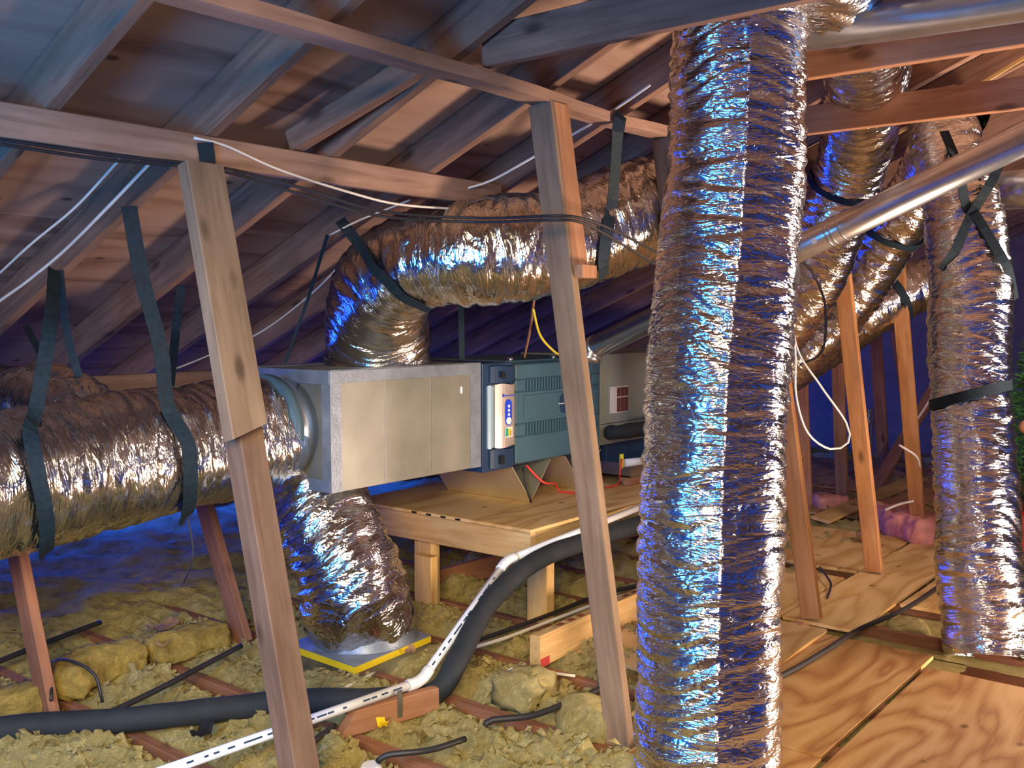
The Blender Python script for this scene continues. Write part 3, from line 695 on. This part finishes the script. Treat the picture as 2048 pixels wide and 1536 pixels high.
# boot under the drop duct
boot = root('floor_boot', (2.77, 3.0, .04), 'foil faced duct board boot with yellow edges on the joists', 'boot')
b0 = onz(710, 1333, .075); b1 = onz(862, 1270, .075); b2 = onz(576, 1287, .075)
ex = (b1 - b0); ey = (b2 - b0); cc = b0 + ex / 2 + ey / 2
def slab(name, z0, z1, mat, grow):
    vs = []
    for z in (z0, z1):
        for s_, t_ in ((0, 0), (1, 0), (1, 1), (0, 1)):
            p_ = cc + ex * (s_ - .5) * grow + ey * (t_ - .5) * grow; vs.append((p_.x, p_.y, z))
    return meshobj(name, vs, [(3, 2, 1, 0), (4, 5, 6, 7), (0, 1, 5, 4), (1, 2, 6, 5), (2, 3, 7, 6), (3, 0, 4, 7)], mat, boot)
slab('core_board', .045, .071, 'yellow', 1.0); slab('foil_facing', .071, .076, 'tape', .995); slab('metal_box', -.10, .045, 'galv', .93)
tube('tape_ring', [(2.77, 3.0, .15, .212), (2.77, 3.0, .115, .216), (2.77, 3.0, .09, .222), (2.77, 3.0, .0765, .228)], .22, 'tape', boot, 48, .015, .012, cap=False)

# ------------------------------------------------------------------ straps
tocam = Vector((-.8, -.6, 0))
def hung(pts, w, label, nrm=None, th=.003): return ribbon('hanging_strap', pts, w, nrm or tocam, 'strap', label, 'strap', None, th)
hp = lambda key, P, e_=.024: hug(key, P, e_)[0]
t1 = onroof(108, 540)
hung([t1, onY(100, 650, 3.15), hp('left', onY(88, 740, 3.02)), hp('left', onY(64, 850, 3.0)), hp('left', onY(54, 940, 3.0)), hp('left', onY(60, 1010, 3.04)), hp('left', onY(74, 1058, 3.12)), hp('left', onY(84, 1060, 3.3))], .046, 'leftmost wide black strap looped under the left duct', Vector((-.2, -1, 0)))
hung([t1 + Vector((.02, 0, 0)), onY(135, 670, 3.42), onY(172, 800, 3.4)], .028, 'thin back leg of the leftmost black strap', Vector((-.4, -1, 0)))
t2 = onroof(258, 412)
hung([t2, onY(285, 560, 3.05), onY(322, 700, 3.03), hp('left', onY(345, 790, 3.02)), hp('left', onY(368, 890, 3.0)), hp('left', onY(376, 965, 3.0)), hp('left', onY(372, 1015, 3.08)), hp('left', onY(365, 1036, 3.2)), hp('left', onY(360, 1030, 3.4))], .052, 'wide black strap crossing the left duct beside the spliced strut', Vector((-.2, -1, 0)))
hung([onroof(362, 572), onY(352, 660, 3.7), onY(340, 770, 3.45)], .036, 'grey back leg of the strap beside the spliced strut', Vector((-.4, -1, 0)))
hung([onroof(52, 652), onY(90, 720, 3.6), onY(150, 800, 3.4)], .026, 'thin dark strap end above the small branch duct', Vector((-.4, -1, 0)))
# elbow strap on the rising duct
def hugpath(key, lst, e_=.012):
    P = [hug(key, atd(*q), e_) for q in lst]; return [p_ for p_, _ in P], [n__ for _, n__ in P]
P, Nn = hugpath('upper', [(700, 490, 3.85), (722, 540, 3.8), (752, 575, 3.78), (800, 603, 3.85), (858, 622, 3.95)])
t3 = onroof(680, 440)
ribbon('hanging_strap', [t3] + P, .045, [Vector((-.5, -.8, .2))] + Nn, 'strap', 'dark curved strap holding the elbow of the rising duct', 'strap')
P, Nn = hugpath('upper', [(1226, 400, 3.85), (1217, 460, 3.82), (1208, 520, 3.86), (1206, 550, 3.95)])
ribbon('hanging_strap', [onY(1243, 228, YU - .05), onY(1236, 262, YU - .055)] + P, .05, Vector((-.5, -.85, 0)), 'strap', 'black strap hung from the upper purlin around the bending duct', 'strap')
hung([onroof(655, 470), onY(615, 600, 3.4), onY(570, 726, YB - .1)], .014, 'thin perforated strap to the plenum top beside the rising duct')
hung([atd(922, 600, 4.5), onY(924, 720, YF + .05)], .026, 'short strap tail hanging onto the plenum top right corner')
t4 = onroof(400, 285)
hung([onY(410, 285, YL - .03), onY(415, 330, YL - .03), onY(400, 345, YL - .05)], .05, 'black strap scrap wrapped where purlin meets the spliced strut', Vector((-.2, -1, 0)))
def hidx(key, px, py, d): return nearest(key, atd(px, py, d))
i = hidx('r1', 1690, 372, 4.85); hoop('duct_strap', 'r1', i, .03, .25, 0, 360, 'black band around the draped duct above the vent pipe', tdir=UP * -1)
i = hidx('r2', 1785, 465, 5.55); hoop('duct_strap', 'r2', i, .035, .2, 0, 360, 'black band around the sloping duct below the vent pipe', tdir=UP)
i = hidx('r3', 1785, 595, 6.3); hoop('duct_strap', 'r3', i, .05, .0, 0, 360, 'black band around the lowest duct above the right strut')
i = hidx('right', 1940, 790, 4.24); hoop('duct_strap', 'right', i, .045, -.28, 0, 360, 'wide black band around the vertical duct near the right edge', tdir=RGT)
P, Nn = hugpath('right', [(1935, 400, 4.1), (1955, 420, 4.1), (1985, 470, 4.1), (2004, 540, 4.15), (2012, 600, 4.25)])
hung([atd(1888, 262, 4.2), atd(1915, 330, 4.12)] + P, .04, 'black crossing strap sloping right on the vertical duct', -FWD)
P, Nn = hugpath('right', [(1960, 405, 4.1), (1935, 440, 4.1), (1900, 500, 4.12), (1880, 540, 4.2)])
hung([atd(2003, 318, 4.15), atd(1985, 360, 4.1)] + P, .04, 'black crossing strap sloping left on the vertical duct', -FWD)
hung([onroof(1880, 225), atd(1905, 310, 4.05)], .035, 'dark strap above the galvanised vent pipe at the right')

# ------------------------------------------------------------------ pipes along the floor
def pp(px, py, z): return onz(px, py, z)
pv = tube('drain_pipe', [pp(300, 1552, .10), pp(842, 1362, .115)], .0165, 'white', None, 16, label='long white drain pipe with elbows beside the black line', cat='pipe')
pA, pB, pC = pp(842, 1362, .115), onY(1013, 1122, 2.50), onY(1300, 1006, 2.52)
tube('pipe_run', [pA, pB], .0165, 'white', pv, 16); tube('pipe_run', [pB, pC], .0165, 'white', pv, 16)
dA = (pp(300, 1552, .10) - pA).normalized(); dB = (pB - pA).normalized(); dC = (pC - pB).normalized()
tube('elbow', [pA + dA * .06, pA + dA * .02, pA + dB * .02, pA + dB * .06], .021, 'white', pv, 16, .01)
tube('elbow', [pB - dB * .06, pB - dB * .02, pB + dC * .02, pB + dC * .06], .021, 'white', pv, 16, .01)
def marks(a, b_, n_, side):
    bm = bmesh.new(); d = (b_ - a).normalized(); nn = (CAM - (a + b_) / 2).normalized(); nn = (nn - d * nn.dot(d)).normalized(); s = d.cross(nn)
    rr = random.Random(3)
    for i in range(n_):
        t = .12 + .8 * i / n_ + rr.uniform(-.01, .01)
        if rr.random() < .25: continue
        c = a.lerp(b_, t) + nn * .0172; l = rr.uniform(.006, .02)
        vs = [bm.verts.new(c + d * dx + s * dy) for dx, dy in ((-l, -.003), (l, -.003), (l, .003), (-l, .003))]; bm.faces.new(vs)
    tag(bmobj('printing', bm, 'stamp' if side else 'slatedark', pv), kind='stuff')
marks(pA, pB, 14, 0); marks(pp(300, 1552, .10), pA, 18, 0)
tube('insulated_line', [pp(-80, 1470, .05), pp(60, 1453, .05), pp(250, 1440, .06), pp(430, 1420, .06), pp(600, 1402, .06), pp(760, 1400, .05), pp(870, 1385, .06), onY(915, 1318, 2.36), onY(965, 1225, 2.42), onY(1020, 1160, 2.45), onY(1085, 1115, 2.47), onY(1180, 1080, 2.49), onY(1290, 1045, 2.50), onY(1400, 1010, 2.5)], .042, 'foam', None, 24, .03, .004,
     label='thick black foam insulated line running along the floor and platform', cat='pipe')
# support board with clip
a, b_ = pp(690, 1448, .045), pp(872, 1396, .05)
dv = (b_ - a).normalized()
sb = board('support_board', a, b_, .085, .04, Z_AX, 'orange', None, .004, cut0=.75); tag(sb, 'reddish wood block under the white drain pipe bend', 'board')
q = a.lerp(b_, .55); nrm = dv.cross(Z_AX); nrm = nrm if nrm.dot(CAM - q) > 0 else -nrm
box_c = q + nrm * .024
board('pipe_clip', box_c - Z_AX * .02, box_c + Z_AX * .075, .02, .003, dv, 'galv', sb)
# timber offcut with red end
a = onz(1070, 1345, .0); b_ = onz(1300, 1232, .0); dv = (b_ - a).normalized()
a2, b2_ = a + Z_AX * .085, a + dv * 1.3 + Z_AX * .085
tb = board('timber_offcut', a2, b2_, .13, .05, Z_AX, 'newwood', None, .004); tag(tb, 'pale stamped timber offcut with a red painted end corner', 'timber')
nrm = dv.cross(Z_AX); nrm = nrm if nrm.dot(CAM - a2) > 0 else -nrm
board('red_paint', a2 - Z_AX * .045 + nrm * .0255 + dv * .002, a2 - Z_AX * .045 + nrm * .0255 + dv * .065, .035, .001, Z_AX, 'red', tb, 0)
rr = random.Random(5)
for i in range(9):
    if i in (3, 6): continue
    q = a2 + dv * (.16 + .075 * i) + Z_AX * .0655
    board('stamp', q, q + dv * rr.uniform(.025, .045), .03 * rr.uniform(.6, 1), .001, nrm, 'stamp', tb, 0)
# electrical box
q = onz(1212, 1385, .0)
eb = root('junction_box', q, 'grey metal junction box at the foot of the knotted strut', 'box')
board('box_body', q + Z_AX * .0, q + Z_AX * .085, .06, .05, X_AX, 'galv', eb, .004); tube('cable_clamp', [q + Vector((-.03, -.03, .03)), q + Vector((-.07, -.05, .03))], .012, 'galv', eb)
# yellow batts
def batt(pts, label, seed, r=.075, mat='insul'):
    if 'batt' in label: mat = 'batt'
    sp = spline([tuple(p) for p in pts], .02); o0 = Vector(sp[0][:3]); C = [Vector(p[:3]) - o0 for p in sp]; T, U, V = frames(C); vs, fs = [], []; ns = 28
    for i, c in enumerate(C):
        t = i / (len(C) - 1); en = min(1, min(t, 1 - t) * 9 + .35); side = T[i].cross(Z_AX).normalized()
        for k in range(ns):
            a = 2 * math.pi * k / ns; ca, sa = math.cos(a), math.sin(a); d = side * (1.25 * math.copysign(abs(ca) ** .6, ca)) + Z_AX * (.8 * math.copysign(abs(sa) ** .6, sa))
            q = r * en * (1 + .28 * noise.noise((c + d * .2) * 7 + Vector((seed, 0, 0))) + .22 * noise.noise((c + d * .2) * 22 + Vector((seed, 0, 0))) + .14 * noise.noise((c + d * .1) * 60))
            vs.append(c + d * q)
    for i in range(len(C) - 1):
        for k in range(ns):
            k2 = (k + 1) % ns; fs.append((i * ns + k, i * ns + k2, (i + 1) * ns + k2, (i + 1) * ns + k))
    fs += [tuple(range(ns))[::-1], tuple(range((len(C) - 1) * ns, len(C) * ns))]
    return tag(meshobj('insulation_batt', vs, fs, mat, None, Matrix.Translation(o0), True), label, 'insulation')
batt([pp(105, 1375, .07), pp(200, 1325, .07), pp(290, 1305, .06)], 'bright yellow fibreglass batt piece beside the left floor strut', 2)
batt([pp(290, 1303, .06), pp(370, 1285, .06), pp(450, 1262, .06)], 'bright yellow fibreglass batt piece in line toward the drop duct', 5, .065)
batt([pp(-40, 1415, .04), pp(40, 1400, .05), pp(85, 1385, .05)], 'yellow batt end at the left edge of the picture', 9, .06)
batt([pp(1010, 1395, .05), pp(1060, 1372, .06), pp(1100, 1385, .05)], 'loose yellow insulation clump under the timber offcut', 11, .075)
batt([pp(1118, 1452, .03), pp(1165, 1436, .05), pp(1222, 1448, .03)], 'large yellow insulation clump at the foot of the knotted strut', 14, .078)
batt([pp(1770, 1030, .06), pp(1820, 1050, .08), pp(1880, 1075, .06)], 'pink insulation heap between the right strut and vertical duct', 20, .12, 'pinkins')
batt([pp(1625, 1010, .05), pp(1660, 1008, .05), pp(1690, 1012, .03)], 'salmon pink insulation scrap beneath the far plywood', 23, .09, 'pinkins')
batt([pp(1560, 1262, -.02), pp(1590, 1265, -.01), pp(1625, 1268, -.02)], 'pink insulation in the floor gap by the nearest orange strut', 25, .05, 'pinkins')
batt([pp(1770, 1265, -.03), pp(1810, 1262, -.02), pp(1860, 1270, -.03)], 'pinkish yellow insulation in the gap before the vertical duct', 27, .06)
# paper scraps and black plastic
def scrap(name, c, sx, sy, mat, label, rot, cat='scrap', curl=.02):
    vs, fs = [], []; n_ = 6; ca, sa = math.cos(rot), math.sin(rot)
    for z_ in (0, .003):
        for j in range(n_ + 1):
            for i in range(n_ + 1):
                u, v = i / n_ - .5, j / n_ - .5
                vs.append((sx * u * ca - sy * v * sa, sx * u * sa + sy * v * ca, z_ + curl * (u * u * 4 + .6 * noise.noise(Vector((u * 4, v * 4, sx * 99))))))
    m_ = (n_ + 1) ** 2
    for j in range(n_):
        for i in range(n_):
            a = j * (n_ + 1) + i; fs += [(a, a + n_ + 1, a + n_ + 2, a + 1), (m_ + a, m_ + a + 1, m_ + a + n_ + 2, m_ + a + n_ + 1)]
    for i in range(n_):
        a = i; fs.append((a, a + 1, m_ + a + 1, m_ + a)); a = n_ * (n_ + 1) + i; fs.append((a + 1, a, m_ + a, m_ + a + 1))
        a = i * (n_ + 1); fs.append((a + n_ + 1, a, m_ + a, m_ + a + n_ + 1)); a = i * (n_ + 1) + n_; fs.append((a, a + n_ + 1, m_ + a + n_ + 1, m_ + a))
    return tag(meshobj(name, vs, fs, mat, None, Matrix.Translation(c)), label, cat)
scrap('plastic_scrap', pp(405, 1470, .04), .10, .045, 'dark', 'crumpled black plastic scrap on the front insulation', .6, curl=.03)
scrap('paper_scrap', pp(325, 1255, .06), .14, .08, 'kraft', 'brown paper flap on the insulation behind the yellow batts', .2)
scrap('paper_scrap', pp(820, 1305, .05), .06, .04, 'kraft', 'small brown paper piece beside the yellow edged boot', .9)
scrap('paper_scrap', pp(325, 1292, .11), .05, .02, 'kraft', 'torn brown paper strip on the yellow batts', 2.3)
scrap('paper_scrap', pp(765, 1452, .04), .04, .03, 'yellow', 'orange yellow paper scrap near the front joist', 1.2)
scrap('paper_scrap', pp(1725, 1075, .05), .12, .07, 'kraft', 'brown paper scrap beside the middle orange strut', .4)
tube('pipe_cap', [pp(1018, 1345, .03), pp(1024, 1342, .05)], .012, 'white', None, 12, label='tiny white plastic cap on the insulation', cat='cap')
tag(meshobj('foam_cup', *(lambda n_: ([(.035 * math.cos(2 * math.pi * i / n_), .035 * math.sin(2 * math.pi * i / n_), 0) for i in range(n_)] + [(.028 * math.cos(2 * math.pi * i / n_), .028 * math.sin(2 * math.pi * i / n_), .012) for i in range(n_)],
    [tuple(range(n_))[::-1], tuple(range(n_, 2 * n_))] + [(i, (i + 1) % n_, n_ + (i + 1) % n_, n_ + i) for i in range(n_)]))(20), 'paper', None, Matrix.Translation(pp(742, 1536, .02))), 'round pale disc at the bottom edge beside the joist', 'disc')

# ------------------------------------------------------------------ wires
def wire(pts, r, mat, label): return tube('wire' if r < .006 else 'cable', pts, r, mat, None, 8, .03, label=label, cat='cable')
yp = YL - .025
wire([onY(388, 276, yp), onY(450, 291, yp), onY(560, 340, yp), onY(700, 385, yp), onY(800, 409, yp), onY(930, 419, yp)], .0045, 'whitecable', 'white wire drooping along the lower purlin')
wire([onY(-20, 275, yp + .03), onY(200, 308, yp + .02), onY(440, 335, yp - .02), onY(600, 375, yp - .1), onY(760, 422, yp - .2), onY(950, 436, 2.2), onY(1100, 432, 1.84), onY(1160, 436, 1.80), onY(1230, 462, 1.82), onY(1320, 508, 1.9)], .005, 'cable', 'upper of the two dark wires crossing the knotted strut')
wire([onY(-20, 285, yp + .03), onY(200, 318, yp + .02), onY(440, 342, yp - .02), onY(600, 388, yp - .1), onY(760, 432, yp - .2), onY(950, 444, 2.2), onY(1100, 440, 1.84), onY(1160, 444, 1.80), onY(1220, 474, 1.82), onY(1320, 535, 1.9)], .005, 'cable', 'lower of the two dark wires crossing the knotted strut')
wire([onroof(-420, 900, -.03), onroof(-200, 770, -.03), onroof(-30, 625, -.03), onroof(50, 566, -.03), onroof(130, 500, -.03), onroof(215, 415, -.03), onroof(298, 328, -.03)], .005, 'whitecable', 'bright white wire along the left rafter')
wire([onroof(-420, 850, -.02), onroof(-200, 715, -.02), onroof(-30, 572, -.02), onroof(60, 490, -.02), onroof(150, 415, -.02), onroof(240, 318, -.02)], .004, 'whitecable', 'fainter grey wire above the bright one at left')
wire([onroof(350, 738, -.04), onroof(415, 712, -.04), onroof(520, 665, -.04), onroof(620, 590, -.04), onroof(690, 520, -.04)], .0045, 'whitecable', 'white wire running behind the spliced strut to the rising duct')
wire([onroof(930, 378, -.04), onroof(985, 360, -.04), onroof(1060, 318, -.04), onroof(1190, 243, -.04), onroof(1250, 205, -.04), onroof(1300, 170, -.04)], .005, 'whitecable', 'white wire under the rafters above the bending duct')
wire([onroof(660, 470, -.04), onroof(720, 440, -.04), onroof(820, 400, -.04)], .004, 'whitecable', 'short white wire at the left end of the bending duct')
wire([atd(1068, 598, 4.3), atd(1060, 660, 4.6), onY(1048, 716, YF + .06)], .006, 'orange', 'brown cable dropping into the furnace top')
wire([atd(1066, 618, 4.3), atd(1080, 670, 4.6), atd(1105, 700, 4.8), onY(1126, 714, YF + .06)], .006, 'yellowcable', 'yellow gas tube curling into the furnace top')
wire([onY(1052, 930, YF + .02), onY(1075, 955, YF - .02), onY(1090, 966, YF - .03), onz(1112, 968, PZ + .05), onz(1118, 982, PZ + .01), onz(1160, 986, PZ + .01)], .006, 'redcable', 'red wire hanging below the furnace onto the platform')
wire([onY(1046, 935, YF + .02), onY(1052, 970, YF), onY(1062, 1005, YF - .01)], .005, 'cable', 'black wire hanging in the metal saddle mouth')
wire([onY(1243, 918, YF - .15), onY(1240, 945, YF - .16), onz(1236, 968, PZ + .01), onz(1212, 974, PZ + .01)], .005, 'redcable', 'red wire from the float switch on the drain pan')
wire([atd(1575, 545, 4.0), atd(1592, 690, 4.0), atd(1640, 770, 4.0), atd(1692, 845, 4.05), atd(1696, 885, 4.05), atd(1660, 898, 4.05), atd(1615, 865, 4.0), atd(1592, 790, 3.95), atd(1590, 700, 3.9), atd(1570, 600, 3.8)], .0045, 'whitecable', 'pale looped wire hanging right of the big duct')
wire([atd(1588, 510, 4.4), atd(1625, 545, 4.55), atd(1650, 610, 4.6), atd(1645, 700, 4.6), atd(1600, 730, 4.5)], .006, 'cable', 'black wire curling over the draped duct')
wire([atd(1880, 765, 6.6), atd(1850, 815, 6.6), atd(1826, 850, 6.55)], .008, 'whitecable', 'white cable along the diagonal brace')
wire([atd(1798, 890, 5.9), atd(1832, 912, 5.9), atd(1840, 935, 6.0)], .007, 'whitecable', 'white cable stapled across the right orange strut')
wire([atd(1770, 1020, 6.2), atd(1800, 1008, 6.2), atd(1828, 1002, 6.15)], .008, 'whitecable', 'white cable between two orange struts')
wire([hp('left', onY(378, 1040, 3.1)), onY(385, 1090, 3.1), onY(384, 1125, 3.1), onY(368, 1165, 3.15)], .003, 'cable', 'thin wire dangling below the left duct strap')
zc = .075
wire([pp(215, 1428, zc), pp(330, 1372, zc), pp(400, 1335, zc), pp(482, 1292, zc)], .011, 'cable', 'dark cable on the insulation right of the yellow batts')
wire([pp(102, 1400, zc), pp(108, 1325, .16), pp(150, 1325, .18), pp(190, 1350, .14), pp(205, 1405, .05)], .006, 'cable', 'thin black wire arching from the insulation at left')
wire([pp(-20, 1330, zc), pp(80, 1290, zc), pp(200, 1245, zc)], .012, 'cable', 'dark cable far left behind the batts')
wire([pp(970, 1452, .06), pp(985, 1440, .075), pp(1060, 1432, .08), pp(1130, 1408, .085), pp(1200, 1378, .06), pp(1222, 1366, .05)], .011, 'cable', 'black cable from the junction box over the front joist')
wire([pp(755, 1524, .05), pp(775, 1510, .07), pp(860, 1500, .075), pp(930, 1478, .06)], .010, 'cable', 'black cable over the nearest front joist')
wire([pp(590, 1510, .05), pp(630, 1480, .06), pp(670, 1452, .06)], .010, 'cable', 'black cable beside the foot of the spliced strut')
wire([pp(920, 1292, .05), pp(1010, 1262, .055), pp(1110, 1225, .055), pp(1200, 1190, .06), pp(1300, 1165, .06)], .010, 'cable', 'black cable passing behind the platform leg')
wire([pp(930, 1300, .05), pp(1010, 1276, .05), pp(1110, 1238, .05), pp(1200, 1205, .055), pp(1300, 1175, .06)], .008, 'whitecable', 'pale cable beside the black one behind the platform leg')
wire([pp(640, 1402, .05), pp(690, 1375, .06), pp(750, 1345, .05)], .006, 'whitecable', 'pale cable on the insulation near the boot')
wire([pp(1150, 1352, .025), pp(1090, 1345, .025), pp(1060, 1349, .03)], .006, 'whitecable', 'pale cable by the red painted timber end')
zz = .034
wire([pp(1530, 1368, zz), pp(1600, 1332, zz), pp(1662, 1294, zz + .01), pp(1720, 1258, zz), pp(1815, 1215, zz), pp(1905, 1155, zz), pp(1960, 1130, zz)], .011, 'cable', 'long black cable across the plywood walkway')
wire([pp(1640, 1135, .05), pp(1655, 1155, .05), pp(1662, 1170, .04), pp(1655, 1195, .03)], .006, 'cable', 'short black wire beside the nearest orange strut')

# ------------------------------------------------------------------ stored tree at the right edge
bc = onz(2062, 1135, 0)
tree = root('artificial_tree', bc, 'green artificial tree stored at the right edge behind the vertical duct', 'tree')
bm = bmesh.new(); rr = random.Random(11)
for i in range(2600):
    z = rr.uniform(.30, 1.35); R_ = .30 * (1.45 - z) / 1.15 * rr.uniform(.3, 1); a = rr.uniform(0, 6.28)
    p_ = Vector((R_ * math.cos(a), R_ * math.sin(a), z)); d = Vector((math.cos(a) + rr.uniform(-.6, .6), math.sin(a) + rr.uniform(-.6, .6), rr.uniform(-.5, .7))).normalized() * .055
    s = d.orthogonal().normalized() * .006
    bm.faces.new([bm.verts.new(p_ - s), bm.verts.new(p_ + s), bm.verts.new(p_ + d)])
fo = bmobj('needles', bm, 'needle', tree, Matrix.Translation(bc)); tag(fo, kind='stuff')
tube('trunk', [bc + Z_AX * .05, bc + Z_AX * 1.3], .018, 'kraft', tree)
q = bc + Vector((-.2, .02, .78)); tube('ornament', [(*(q), .004), (*(q + Z_AX * .012), .022), (*(q + Z_AX * .035), .03), (*(q + Z_AX * .058), .02), (*(q + Z_AX * .07), .004)], .03, 'orange', tree, 14, .01)
bag = tube('storage_tub', [(*(bc), .24), (*(bc + Z_AX * .03), .27), (*(bc + Z_AX * .3), .29), (*(bc + Z_AX * .34), .27)], .27, 'red', None, 28, .03, .01, label='red fabric tub around the base of the stored tree', cat='tub')
